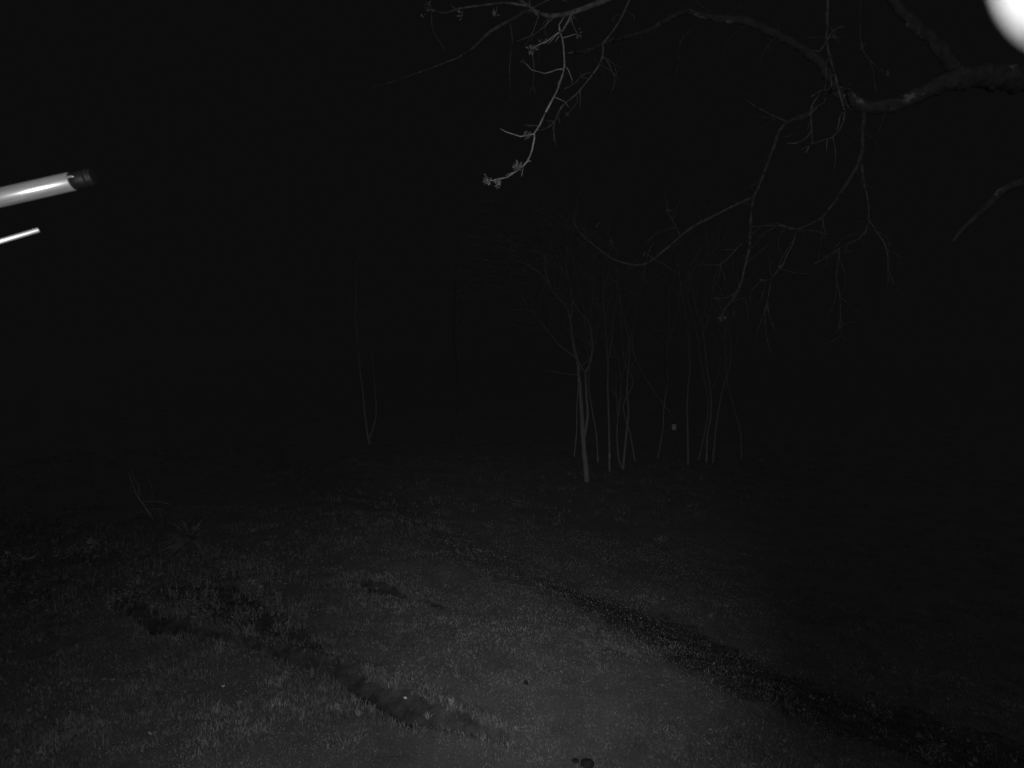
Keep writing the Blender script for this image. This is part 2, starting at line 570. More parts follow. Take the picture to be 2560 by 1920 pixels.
A = [(2420, 175, 5.0), (2300, 182, 4.95), (2212, 172, 4.9), (2130, 165, 4.9), (2060, 172, 4.9), (2000, 197, 4.95), (1930, 226, 5.0), (1870, 230, 5.05), (1825, 212, 5.1)]
branch_w('limb', [TR(P(2700, 150, 5.4).z)] + [P(*p) for p in A], [.125, .108, .10, .096, .092, .085, .062, .058, .056, .052], M['bark'], 14, .15, .04)
A2 = path([(1828, 214), (1800, 185), (1778, 142), (1735, 108), (1680, 76), (1610, 46), (1540, 38), (1480, 26), (1440, 44), (1390, 70), (1320, 88), (1270, 108), (1225, 116)], 5.1, 6.4)
branch('limb', A2, .048, .012, M['bark'], sides=10, rough=.16)
branch('limb', path([(2072, 165), (2050, 130), (2020, 95), (1995, 66), (1960, 36), (1915, -20), (1850, -120)], 4.9, 4.6), .060, .030, M['bark'], sides=9)
branch_w('limb', [TR(P(2900, 250, 5.2).z)] + [P(*p) for p in path([(2500, 300), (2330, 355), (2250, 378), (2200, 396), (2165, 413), (2138, 440), (2110, 466), (2082, 492), (2060, 520)], 4.7, 4.3)],
         [.06, .045, .04, .036, .033, .032, .028, .022, .016, .006], M['bark'])
TOP = [(2450, -260, 4.8), (2100, -210, 4.3), (1790, -140, 3.7), (1560, -80, 3.4), (1400, -35, 3.2), (1300, 3, 3.05), (1258, 20, 3.0), (1222, 31, 3.0), (1188, 35, 3.0), (1163, 28, 3.05), (1140, 12, 3.1), (1112, -8, 3.2)]
branch_w('limb', [TR(P(2900, -200, 5.4).z)] + [P(*p) for p in TOP], [.09, .06, .05, .04, .026, .018, .014, .012, .011, .010, .009, .008, .007], M['dim_twig'], 8)
branch('branch', path([(1163, 28), (1138, 24), (1110, 40), (1060, 68), (1022, 103), (990, 124), (945, 142), (895, 160), (850, 176), (800, 190)], 3.05, 4.6), .0125, .0025, M['dim_twig'])
branch('branch', path([(1140, 12), (1085, 6), (1040, 12), (992, 18), (962, 28), (942, 24), (922, 16), (914, 34)], 3.1, 3.6), .007, .003, M['dim_twig'])

Z1 = lambda pts: [(898.6 + x * .25, y * .25) for x, y in pts]
N1 = path(Z1([(1385, 70), (1350, 110), (1310, 190), (1265, 268), (1243, 275), (1265, 330), (1275, 400), (1280, 480), (1283, 560), (1270, 630), (1245, 710), (1215, 790), (1170, 880), (1120, 970), (1070, 1080),
               (1022, 1155), (1022, 1200), (1005, 1290), (985, 1350), (955, 1400), (915, 1445), (860, 1485), (780, 1535), (720, 1545), (660, 1560), (610, 1555)]), 3.0, 2.15)
branch('twig', N1[:14], .0052, .0036, M['twig'], sides=7, rough=.16)
branch('twig', N1[13:], .0036, .0020, M['bright_twig'], sides=7, rough=.18, label='brightest twig, hanging lowest at top centre')  # lower half of this twig gets a paler base colour
N2 = path(Z1([(1900, -120), (1830, 30), (1790, 120), (1740, 210), (1680, 300), (1614, 378), (1618, 440), (1610, 500), (1570, 580), (1520, 650), (1450, 740), (1390, 810), (1310, 875), (1250, 930), (1222, 990), (1210, 1030),
               (1180, 1070), (1150, 1095), (1100, 1118), (1050, 1125)]), 3.25, 3.0)
branch('twig', N2, .0062, .0022, M['dim_twig'], rough=.14)
d_at = lambda pth, i: pth[i][2]
for pts, d0, d1, r in (
    ([(1022, 1155), (960, 1168), (905, 1180), (840, 1160), (780, 1140), (725, 1110)], 2.5, 2.55, .0042),
    ([(1280, 595), (1220, 600), (1160, 622), (1110, 635), (1060, 620), (1000, 605), (960, 560), (925, 530)], 2.83, 3.0, .0036),
    ([(1283, 560), (1320, 610), (1350, 690), (1340, 722)], 2.84, 2.9, .003),
    ([(1243, 278), (1190, 310), (1130, 360), (1060, 385), (1000, 430)], 2.9, 3.0, .0055),
    ([(1243, 270), (1236, 215), (1270, 160), (1310, 130)], 2.92, 3.0, .0055),
    ([(1215, 300), (1170, 350), (1140, 385)], 2.95, 3.0, .003),
    ([(1235, 310), (1210, 350), (1185, 380)], 2.93, 3.0, .003),
    ([(1265, 330), (1330, 310), (1390, 290)], 2.9, 2.9, .0028),
    ([(960, 1400), (985, 1385), (990, 1400)], 2.28, 2.28, .0022),
    ([(860, 1485), (800, 1505), (770, 1520)], 2.23, 2.25, .0022),
    ([(720, 1545), (700, 1590), (700, 1625)], 2.19, 2.19, .0026),
    ):
    branch('twig', path(Z1(pts), d0, d1), r * .7, r * .4, M['twig'], rough=.15)
for pts, d0, d1, r in (
    ([(1180, 1070), (1187, 1120), (1196, 1170), (1190, 1215)], 3.03, 3.0, .0032),
    ([(1222, 1000), (1235, 1030), (1245, 1065)], 3.05, 3.05, .003),
    ([(1390, 810), (1396, 880), (1350, 940), (1290, 1010)], 3.1, 3.1, .0034),
    ([(1418, 790), (1420, 870), (1415, 940)], 3.1, 3.15, .0034),
    ([(1528, 640), (1490, 625), (1430, 655), (1380, 710), (1330, 745), (1285, 768)], 3.12, 3.0, .0042),
    ([(1612, 490), (1640, 510), (1680, 580), (1715, 660), (1720, 710), (1700, 770), (1670, 800)], 3.15, 3.3, .0034),
    ([(1290, 890), (1240, 960), (1230, 1000)], 3.07, 3.1, .003),
    ([(1060, 385), (1062, 470), (1060, 580)], 3.0, 3.2, .0025),
    ([(1000, 430), (1020, 560), (1015, 660), (1012, 740), (985, 800), (970, 860)], 3.0, 3.3, .0026),
    ([(1012, 740), (1030, 800), (1035, 855)], 3.2, 3.3, .0024),
    ([(805, 178), (825, 260), (835, 370), (820, 440)], 3.4, 3.5, .003),
    ([(820, 440), (808, 600), (812, 700), (816, 860)], 3.5, 3.7, .0026),
    ([(130, 110), (150, 280), (230, 400), (275, 470)], 3.6, 3.7, .003),
    ([(300, 40), (350, 90), (390, 120)], 3.35, 3.4, .003),
    ([(700, 30), (695, 80), (690, 115)], 3.2, 3.2, .003),
    ):
    branch('twig', path(Z1(pts), d0, d1), r * .7, r * .4, M['dim_twig'], rough=.15)

Z2 = lambda pts: [(1624.3 + x * .2656, 34.6 + y * .2656) for x, y in pts]
R1 = path(Z2([(640, -650), (630, -350), (615, -60), (612, 90), (607, 160), (612, 220), (632, 330), (660, 430), (690, 530), (710, 620), (740, 720), (755, 780), (745, 860), (710, 930), (650, 990), (560, 1015), (475, 1045), (440, 1110)]), 3.7, 3.1)
branch('twig', R1, .0085, .003, M['dim_twig'], rough=.15)
for pts, d0, d1, r in (
    ([(612, 200), (650, 130), (700, 95), (770, 80)], 3.5, 3.5, .004),
    ([(608, 190), (580, 250), (545, 290), (500, 280)], 3.5, 3.5, .0035),
    ([(630, 335), (605, 390), (602, 470), (600, 560), (590, 605)], 3.45, 3.4, .0042),
    ([(668, 465), (640, 500), (650, 560), (630, 602), (560, 610), (520, 630), (485, 655)], 3.4, 3.3, .005),
    ([(575, 612), (510, 690), (487, 730), (480, 800), (483, 880), (486, 935), (450, 985), (400, 1020), (350, 1035), (290, 1035)], 3.3, 3.05, .0056),
    ([(485, 785), (430, 825), (380, 842), (330, 850)], 3.25, 3.4, .0045),
    ([(473, 860), (450, 925)], 3.2, 3.2, .003),
    ([(520, 690), (515, 750), (490, 790)], 3.3, 3.25, .0035),
    ([(748, 770), (715, 820), (705, 880), (690, 930)], 3.22, 3.2, .0045),
    ([(487, 935), (492, 1020), (480, 1045)], 3.15, 3.15, .0026),
    ([(475, 1048), (440, 1070), (400, 1085)], 3.12, 3.1, .003),
    ([(615, 1000), (608, 1050), (608, 1110)], 3.17, 3.2, .003),
    ([(885, -150), (880, 60), (885, 240)], 4.0, 4.0, .0032),
    ([(880, 190), (905, 250), (880, 280)], 4.0, 4.0, .003),
    ([(960, 360), (1020, 420), (1090, 465)], 4.0, 4.0, .003),
    ([(885, 240), (920, 310), (960, 360)], 4.0, 4.0, .003),
    ([(960, 360), (985, 440), (1000, 560), (1015, 650)], 4.0, 4.0, .0025),
    ):
    branch('twig', path(Z2(pts), d0, d1), r, r * .55, M['dim_twig'], rough=.15)

H = [
 (([(1866, 236), (1864, 290), (1862, 330), (1845, 370), (1820, 410), (1800, 440), (1775, 470), (1745, 487), (1722, 496)], 5.05, 4.6), .019, .0085),
 (([(1722, 496), (1690, 488), (1650, 487), (1620, 490)], 4.6, 4.7), .007, .004),
 (([(1722, 496), (1716, 515), (1712, 530), (1700, 550), (1690, 575), (1668, 600), (1660, 640), (1650, 680)], 4.6, 4.5), .0075, .004),
 (([(1668, 600), (1654, 606), (1640, 604)], 4.52, 4.5), .004, .003),
 (([(1862, 326), (1861, 360), (1868, 400), (1876, 440), (1876, 480), (1870, 500), (1855, 516), (1825, 530), (1790, 552), (1760, 570)], 4.95, 4.8), .012, .004),
 (([(1876, 474), (1893, 500), (1910, 525), (1918, 560), (1917, 600)], 4.85, 4.9), .007, .004),
 (([(1893, 500), (1915, 512), (1930, 540), (1950, 570)], 4.88, 5.0), .005, .003),
 (([(1812, 537), (1812, 560), (1806, 600), (1814, 635), (1815, 690), (1808, 720)], 4.83, 4.9), .006, .003),
 (([(1795, 182), (1775, 225), (1740, 248), (1703, 264), (1682, 285), (1667, 330), (1652, 370), (1640, 402), (1628, 426), (1623, 460), (1620, 510), (1618, 540), (1608, 580), (1598, 620), (1580, 650), (1565, 670), (1555, 692)], 5.15, 4.6), .018, .005),
 (([(1628, 426), (1590, 442), (1545, 465), (1500, 488), (1470, 510), (1430, 545), (1395, 570), (1360, 571), (1325, 560), (1290, 535), (1260, 510), (1245, 490), (1235, 470)], 4.95, 5.3), .012, .0055),
 (([(1616, 520), (1597, 530), (1580, 550), (1555, 572), (1530, 573), (1510, 570)], 4.8, 5.0), .006, .003),
 (([(1590, 632), (1570, 643), (1540, 645)], 4.65, 4.7), .005, .003),
 (([(1575, 655), (1590, 640), (1605, 635)], 4.65, 4.7), .004, .003),
 (([(1703, 264), (1660, 245), (1625, 225), (1600, 205)], 5.05, 5.2), .008, .004),
 (([(1500, 60), (1470, 90), (1465, 140), (1455, 185)], 5.9, 6.0), .007, .004),
 (([(1680, 76), (1650, 110), (1640, 150)], 5.5, 5.6), .006, .003),
 (([(1470, 510), (1455, 480), (1440, 455)], 5.0, 5.1), .004, .003),
 (([(1395, 570), (1400, 545), (1415, 520)], 5.1, 5.1), .004, .002),
 (([(1776, 470), (1782, 500), (1778, 520)], 4.62, 4.7), .004, .003),
]
for (a, r0, r1) in H:
    branch('branch', path(*a), r0, r1, M['dim_twig'], sides=7, rough=.13)

def side_twigs(pth, n, lo, hi, r, material, seed):
    random.seed(seed)
    pts = [P(*p) for p in pth]
    V, F = [], []
    for _ in range(n):
        i = random.randint(1, len(pts) - 1)
        p = pts[i - 1].lerp(pts[i], random.random())
        t = (pts[i] - pts[i - 1]).normalized()
        d = (t * random.uniform(.1, .8) + Vector((random.gauss(0, .6), random.gauss(0, .4), random.gauss(-.25, .6)))).normalized()
        L = random.uniform(lo, hi)
        q = p + d * L * .55 + Vector((random.gauss(0, .012), 0, random.gauss(0, .012)))
        e = q + (d + Vector((random.gauss(0, .5), 0, random.gauss(-.35, .4)))).normalized() * L * .5
        tube(V, F, [p, q, e], [r, r * .7, r * .35], 5, .03, .15, .3)
        if random.random() < .6:
            e2 = q + (d + Vector((random.gauss(0, .8), random.gauss(0, .4), random.gauss(0, .8)))).normalized() * L * .35
            tube(V, F, [q, e2], [r * .6, r * .3], 4, .03)
    tag(mesh_obj('side_twig', V, F, material, oak), kind='stuff')
for k, (a, r0, r1) in enumerate(H):
    side_twigs(path(*a), 2 + len(a[0]) // 2, .10, .34, .0032, M['dim_twig'], 200 + k)
side_twigs(A2, 22, .12, .5, .005, M['dim_twig'], 301)
side_twigs(N2, 8, .05, .16, .0018, M['dim_twig'], 302)
side_twigs(N1, 6, .03, .10, .0015, M['twig'], 303)
side_twigs(R1, 10, .06, .2, .0022, M['dim_twig'], 304)
side_twigs(A, 9, .10, .35, .0045, M['dim_twig'], 305)
side_twigs(TOP[5:], 7, .06, .22, .0025, M['dim_twig'], 306)

def clusters(items, size, material):
    for (x, y, d, r, n) in items:
        V, F = [], []
        leaf_blob(V, F, P(x, y, d), r, n, size)
        mesh_obj('leaf_cluster', V, F, material, oak, smooth=False)
zz = lambda x, y: (898.6 + x * .25, y * .25)
clusters([(*zz(880, 1442), 2.22, .021, 90), (*zz(615, 1558), 2.15, .019, 70), (*zz(705, 1570), 2.18, .013, 40), (*zz(962, 1165), 2.5, .018, 60), (*zz(925, 530), 3.0, .008, 12),
          (*zz(700, 1612), 2.18, .007, 14)], .011, M['leaf'])
clusters([(*zz(1400, 295), 2.95, .026, 14), (*zz(1000, 430), 3.0, .036, 26), (*zz(1090, 372), 3.0, .024, 16), (*zz(395, 130), 3.4, .034, 20), (*zz(110, 55), 3.6, .034, 20), (*zz(65, 140), 3.6, .014, 8),
          (*zz(690, 115), 3.2, .02, 10), (*zz(1310, 1000), 3.1, .01, 5)], .018, M['dark_leaf'])
clusters([(1624.3 + 885 * .2656, 34.6 + 245 * .2656, 4.0, .024, 12), (1624.3 + 1090 * .2656, 34.6 + 466 * .2656, 4.0, .012, 8), (1450, 455, 5.1, .03, 10), (1390, 548, 5.1, .018, 6), (1322, 520, 5.3, .02, 6), (1290, 485, 5.3, .016, 5),
          (1690, 575, 4.5, .02, 6), (1560, 690, 4.6, .03, 10)], .022, M['dark_leaf'])
# lichen tufts proud of the bark
for (x, y, d, r) in ((1832, 210, 5.0, .03), (1905, 226, 4.94, .022), (1946, 229, 4.93, .022), (2000, 66, 4.78, .02), (2035, 112, 4.84, .02), (2066, 148, 4.85, .03), (2085, 160, 4.8, .03), (2145, 185, 4.8, .025), (2180, 150, 4.8, .025), (2050, 185, 4.8, .02), (2135, 438, 4.33, .016)):
    V, F = [], []
    leaf_blob(V, F, P(x, y, d), r, 22, r * .8)
    mesh_obj('lichen_tuft', V, F, M['leaf'], oak, smooth=False)

# ------------------------------------------------------------------ slender trees at the edge of the wood
Z6 = lambda pts: [(1019.5 + x / 3, 570.2 + y / 3) for x, y in pts]
def slender_tree(label, stems, base_px, material, crown_seed, name='slender_tree', top_twigs=14, group='slender bare trees at the wood edge', dd=0.0):
    g = G(*base_px)
    random.seed(crown_seed)
    rel = g - Vector((0, 0, CAM_H))
    fwd = Vector((0, math.cos(PITCH), -math.sin(PITCH)))
    d0 = rel.dot(fwd)
    t = thing(name, g, label, 'tree', group)
    tips = []
    for k, (pix, r0, r1) in enumerate(stems):
        n = len(pix)
        drift = random.uniform(-.3, .3) if k else 0
        pts = [P(x, y, d0 + drift * i / n) for i, (x, y) in enumerate(pix)]
        if k == 0:
            pts[0] = g + Vector((0, 0, -.08))
        V, F = [], []
        tube(V, F, pts, lerp_r(r0, r1, n, .8), 8, .15, .07, .1)
        mesh_obj('trunk' if k == 0 else 'branch', V, F, material, t)
        if k == 0 or n >= 5:
            tips.append((pts, r1))
    V, F = [], []
    for (pts, r1) in tips:
        for _ in range(top_twigs):
            i = random.randint(len(pts) // 2, len(pts) - 1)
            p = pts[i]
            d = (pts[-1] - pts[-2]).normalized() + Vector((random.gauss(0, .55), random.gauss(0, .5), random.gauss(.35, .4)))
            d.normalize()
            L = random.uniform(.5, 1.7)
            q = p + d * L * .5 + Vector((random.gauss(0, .06), random.gauss(0, .06), 0))
            e = p + d * L + Vector((random.gauss(0, .15), random.gauss(0, .1), -.15 * L * random.random()))
            tube(V, F, [p, q, e], [min(r1 * .6, .012), .007, .003], 4, .3)
            for _ in range(3):
                u = random.uniform(.3, 1)
                s = q.lerp(e, u)
                d2 = (d + Vector((random.gauss(0, .7), random.gauss(0, .7), random.gauss(0, .7)))).normalized()
                tube(V, F, [s, s + d2 * L * .25, s + d2 * L * .45 + Vector((0, 0, -.05))], [.005, .004, .002], 3, .4)
    if V:
        mesh_obj('crown', V, F, M['twig'], t)
    return t

forked = slender_tree('forked pale tree with two stems parting just above its base', [
    (Z6([(748, 1410), (735, 1280), (722, 1150), (715, 1040), (707, 900), (697, 780), (685, 640), (665, 560), (650, 470), (640, 380), (620, 300), (570, 230), (520, 170), (480, 60), (470, -60)]), .095, .02),
    (Z6([(722, 1150), (742, 1050), (750, 960), (742, 870), (738, 780), (737, 700), (768, 640), (780, 540), (770, 420), (740, 350), (690, 310), (650, 240)]), .055, .015),
    (Z6([(678, 612), (620, 570), (560, 520), (500, 445), (440, 375), (380, 300)]), .03, .01),
    (Z6([(697, 640), (715, 680), (737, 705)]), .02, .02),
    (Z6([(640, 380), (650, 260), (640, 150), (610, 20), (620, -120)]), .03, .01),
    (Z6([(700, 720), (620, 715), (540, 700), (460, 690)]), .012, .006),
], (1268.8, 1040), M['pale_bark'], 3)
slender_tree('straight thin stem just right of the forked tree', [
    (Z6([(892, 1340), (890, 1180), (886, 1000), (880, 800), (882, 650), (872, 520), (865, 380), (850, 220), (855, 60)]), .042, .012),
    (Z6([(886, 620), (908, 470), (915, 360), (935, 250), (945, 130), (930, 0)]), .022, .008),
], (1316.8, 1018), M['pale_bark'], 4, top_twigs=8)
slender_tree('pair of bowed stems crossing low beside the straight stem', [
    (Z6([(978, 1330), (990, 1200), (1005, 1060), (1015, 950), (1005, 830), (1010, 700), (1020, 600), (1015, 480), (985, 350), (950, 230)]), .045, .012),
    (Z6([(972, 1325), (955, 1280), (940, 1150), (945, 1000), (960, 900), (965, 780)]), .035, .012),
], (1345.5, 1014), M['pale_bark'], 5, top_twigs=8)
slender_tree('tall thin stem right of the pale hanging box', [
    (Z6([(1402, 1300), (1398, 1100), (1395, 950), (1400, 800), (1412, 700), (1410, 600), (1400, 450), (1380, 300), (1350, 120), (1330, -40)]), .04, .01),
    (Z6([(1400, 450), (1420, 330), (1400, 200), (1415, 80)]), .016, .007),
], (1486.8, 1004), M['pale_bark'], 6, top_twigs=8)
slender_tree('slim tree with a high narrow fork, rightmost of the lit stems but one', [
    (Z6([(1520, 1290), (1525, 1120), (1545, 1000), (1550, 900), (1545, 820), (1520, 650), (1500, 450), (1490, 390), (1450, 290), (1430, 180), (1400, 40)]), .045, .01),
    (Z6([(1545, 820), (1570, 780), (1600, 700), (1615, 600)]), .015, .008),
    (Z6([(1490, 390), (1510, 300), (1520, 200)]), .015, .006),
], (1526, 1000), M['pale_bark'], 8, top_twigs=10)
slender_tree('leaning slim stem at the right end of the lit trees', [
    (Z6([(1560, 1290), (1575, 1120), (1590, 1000), (1610, 880), (1640, 760), (1665, 690), (1680, 560), (1670, 420), (1700, 280)]), .042, .01),
], (1539.5, 1000), M['pale_bark'], 9, top_twigs=10)
slender_tree('bent sapling whose tip leans down left above the pale box', [
    (Z6([(1300, 1290), (1290, 1000), (1275, 800), (1255, 720), (1250, 600), (1245, 530), (1185, 455), (1110, 365)]), .026, .008),
], (1452.8, 1000), M['dim_twig'], 10, top_twigs=5)
slender_tree('faint lone stem far back left of the lit trees', [
    ([(800, 960), (795, 945), (789, 900), (784, 850), (778, 800), (774, 760), (768, 690), (770, 600)], .055, .015),
    ([(797, 950), (812, 900), (810, 840), (803, 760)], .04, .012),
], (800, 960), M['pale_bark'], 12, top_twigs=10, group=None)
slender_tree('very faint stem deep in the wood, midway to the lit trees', [
    ([(985, 940), (985, 860), (986, 790), (980, 720), (985, 600)], .07, .02),
], (985, 940), M['dim_twig'], 13, top_twigs=8, group=None)

random.seed(515)
for k, (x, yb, lab) in enumerate(((1292, 1000, 'thin faint stem between the forked tree and the straight thin stem'), (1372, 996, 'thin faint stem just right of the pair of bowed stems'),
                                  (1420, 990, 'thin faint stem just left of the stake of the pale box'),
                                  (1508, 994, 'thin faint stem between the tall thin stem and the slim fork topped tree'),                                   (1602, 990, 'outermost faint stem at the right end of the thicket'), (1240, 986, 'thin faint stem just left of the foot of the forked tree'))):
    lean = random.uniform(-.16, .16)
    pts = [(x, yb)]
    for j in range(1, 8):
        y = yb - j * random.uniform(52, 64)
        pts.append((x + lean * (yb - y) + random.gauss(0, 7), y))
    pts = sorted(pts, key=lambda q: -q[1])
    fork = [pts[4], (pts[4][0] + random.choice((-1, 1)) * 14, pts[4][1] - 60), (pts[4][0] + random.choice((-1, 1)) * 30, pts[4][1] - 140), (pts[4][0] + random.choice((-1, 1)) * 34, pts[4][1] - 210), (pts[4][0] + random.choice((-1, 1)) * 44, pts[4][1] - 260)]
    slender_tree(lab, [(pts, random.uniform(.026, .036), .008), (fork, .014, .005)], (x, yb), M['pale_bark'], 600 + k, top_twigs=8, group='thin stems of the thicket')
    random.seed(700 + k)

# fine drooping sprays high on the left of the forked tree
def sprays(t, cx, cy, d, n):
    V, F = [], []
    random.seed(31)
    for _ in range(n):
        x, y = cx + random.gauss(0, 55), cy + random.gauss(0, 45)
        p = P(x, y, d + random.gauss(0, .7))
        L = random.uniform(.3, .9)
        dx = random.gauss(-.6, .45)
        q = p + Vector((dx * L * .5, random.gauss(0, .1), .12 * L))
        e = p + Vector((dx * L, random.gauss(0, .2), -.35 * L * random.random()))
        tube(V, F, [p, q, e], [.008, .006, .003], 4, .3)
    limb0 = Z6([(520, 170), (440, 60), (330, -10), (220, -40)])
    tube(V, F, [P(x, y, d) for x, y in limb0], [.02, .016, .01, .005], 6, .2)
    mesh_obj('crown', V, F, M['twig'], t)
sprays(forked, 1115, 565, 17.4, 110)

# ------------------------------------------------------------------ pale box on its stake, with the slack line above it
g = G(1466, 985)
fwd = Vector((0, math.cos(PITCH), -math.sin(PITCH)))
dB = (g - Vector((0, 0, CAM_H))).dot(fwd)
bx = thing('nest_box', g, 'small pale square box on a thin stake among the slender trees', 'box')
c = P(1454.5, 922, dB)
V, F = [], []
w, dp, h = .085, .08, .115
def add_box(V, F, c, hx, hy, hz_, bev=.006):
    b = len(V)
    for zs, s in ((-1, bev), (-1 + 2 * bev / hz_, 0), (1 - 2 * bev / hz_, 0), (1, bev)):
        for (sx, sy) in ((-1, -1), (1, -1), (1, 1), (-1, 1)):
            V.append(c + Vector((sx * (hx - s), sy * (hy - s), zs * hz_)))
    for k in range(3):
        for j in range(4):
            a, a2 = b + 4 * k + j, b + 4 * k + (j + 1) % 4
            F.append((a, a2, a2 + 4, a + 4))
    F.append((b + 3, b + 2, b + 1, b)); F.append((b + 12, b + 13, b + 14, b + 15))
add_box(V, F, c, w, dp, h)
mesh_obj('body', V, F, M['pale_paint'], bx, smooth=False)
V, F = [], []
add_box(V, F, c + Vector((.0, -.01, h + .012)), w + .015, dp + .025, .01, .003)
mesh_obj('roof', V, F, M['dim_twig'], bx, smooth=False)
V, F = [], []
tube(V, F, [g + Vector((0.02, dp + .02, -.05)), P(1463, 950, dB) + Vector((0, dp + .02, 0)), c + Vector((.03, dp + .018, h))], [.016, .015, .013], 6, .2, .04)
mesh_obj('stake', V, F, M['dim_twig'], bx)
V, F = [], []
LP = Z6([(1318, 1000), (1300, 985), (1260, 930), (1190, 840), (1120, 730), (1050, 590), (1040, 480), (1000, 380), (970, 300), (955, 200)])
tube(V, F, [P(x, y, dB) for x, y in LP], lerp_r(.016, .02, len(LP)), 6, .15, .08, .1)
lo = mesh_obj('fallen_bough', V, F, M['pale_bark'])
tag(lo, 'long thin bough slanting down to the pale box from upper left', 'bough')

# ------------------------------------------------------------------ antenna tube and rod close to the camera
def rod_between(name, a, b, r, material, sides=32, parent=None, ring=None):
    L = (b - a).length
    V, F = [], []
    prof = [(0, r * .9), (.0008, r), (L - .0008, r), (L, r * .9)]
    for (x, rr) in prof:
        for k in range(sides):
            an = 2 * math.pi * k / sides
            V.append(Vector((x, rr * math.cos(an), rr * math.sin(an))))
    for i in range(len(prof) - 1):
        for k in range(sides):
            F.append((i * sides + k, i * sides + (k + 1) % sides, (i + 1) * sides + (k + 1) % sides, (i + 1) * sides + k))
    F.append(tuple(reversed(range(sides)))); F.append(tuple((len(prof) - 1) * sides + k for k in range(sides)))
    me = bpy.data.meshes.new(name)
    me.from_pydata([tuple(v) for v in V], [], F)
    me.polygons.foreach_set('use_smooth', [len(f) == 4 for f in F])
    me.materials.append(material)
    o = bpy.data.objects.new(name, me)
    col.objects.link(o)
    o.rotation_mode = 'QUATERNION'
    o.rotation_quaternion = (b - a).to_track_quat('X', 'Z')
    if parent is not None:
        o.parent = parent
        o.location = a - parent.location
    else:
        o.location = a
    return o

def square_on(x0, y0, x1, y1, d1, xm, ym):
    # the tube runs square to the line of sight at xm, ym: depth of its outer end
    r_ = pix_dir(xm, ym)
    return d1 * pix_dir(x1, y1).dot(r_) / pix_dir(x0, y0).dot(r_)
e0, e1 = P(-420, 522, square_on(-420, 522, 156, 391.5, .98, 790, 248)), P(156, 391.5, .98)
e2 = e1 + (e1 - e0).normalized() * .033
ant = thing('antenna_boom', e0, 'thick brushed metal tube with a dark plug, upper of the two rods at left', 'antenna')
rod_between('tube', e0, e1, .0144, M['alu'], 40, ant)
ax = (e2 - e1).normalized()
rod_between('end_plug', e1 - ax * .02, e2, .0128, M['black_plastic'], 32, ant)
rod_between('plug_collar', e2 - ax * .012, e2 - ax * .004, .0142, M['black_plastic'], 32, ant)
V, F = [], []
tube(V, F, [e1 + Vector((-.004, -.0125, .000)), e1 + ax * .006 + Vector((0, -.0145, .002)), e1 + ax * .012 + Vector((0, -.0135, .001))], [.0016, .0018, .0012], 8, .002, 0)
mesh_obj('rivet', V, F, M['alu'], ant)
r = rod_between('antenna_rod', P(-420, 646, square_on(-420, 646, 84, 496.5, .92, 130, 482)), P(84, 496.5, .92), .0034, M['rod'], 24)
tag(r, 'thin bright metal rod, lower of the two rods at left', 'rod')

# ------------------------------------------------------------------ white rounded housing very close to the lens
def globe():
    c = P(2458, -156, .055)
    rad = 243 / FPX * .055
    V, F = [], []
    n, m = 48, 28
    for i in range(m + 1):
        th = math.pi * i / m
        for k in range(n):
            ph = 2 * math.pi * k / n
            V.append(c + Vector((math.sin(th) * math.cos(ph), math.sin(th) * math.sin(ph), math.cos(th))) * rad)
    for i in range(m):
        for k in range(n):
            F.append((i * n + k, i * n + (k + 1) % n, (i + 1) * n + (k + 1) % n, (i + 1) * n + k))
    o = mesh_obj('rounded_housing', V, F, M['housing_plastic'])
    tag(o, 'glaring white rounded housing blurred in the top right corner', 'housing')
globe()

# ------------------------------------------------------------------ plants left of the lawn
def palmetto(x, y, px, py, nf, L, label):
    random.seed(77)
    g = G(x, y)
    fwd = Vector((0, math.cos(PITCH), -math.sin(PITCH)))
    d = (g - Vector((0, 0, CAM_H))).dot(fwd)
    hub = P(px, py, d)
    t = thing('fan_palm', g, label, 'palm')
    V, F = [], []
    tube(V, F, [g + Vector((0, 0, -.05)), g.lerp(hub, .55) + Vector((.03, 0, .03)), hub], [.014, .010, .008], 6, .1)
    mesh_obj('stem', V, F, M['dim_twig'], t)
    V, F = [], []
    for i in range(nf):
        a = R(-25) + R(235) * i / (nf - 1) + random.gauss(0, .12)
        dirv = Vector((math.cos(a), -.2 + random.gauss(0, .35), math.sin(a))).normalized()
        l = L * random.uniform(.45, 1.1)
        s = dirv.cross(Vector((0, 1, .2))).normalized()
        b = len(V)
        for j in range(6):
            t_ = j / 5
            q = hub + dirv * l * t_ + Vector((0, -.06 * t_, -.30 * l * t_ * t_))
            w = .016 * math.sin(math.pi * min(1, .15 + .85 * t_)) + .002
            V += [q + s * w, q - s * w]
            if j:
                a_ = b + 2 * (j - 1)
                F.append((a_, a_ + 1, a_ + 3, a_ + 2))
    mesh_obj('frond', V, F, M['rank_leaf'], t, smooth=False)
palmetto(405, 1225, 412, 1163, 64, .56, 'fan leaved palm standing up from the dark undergrowth')

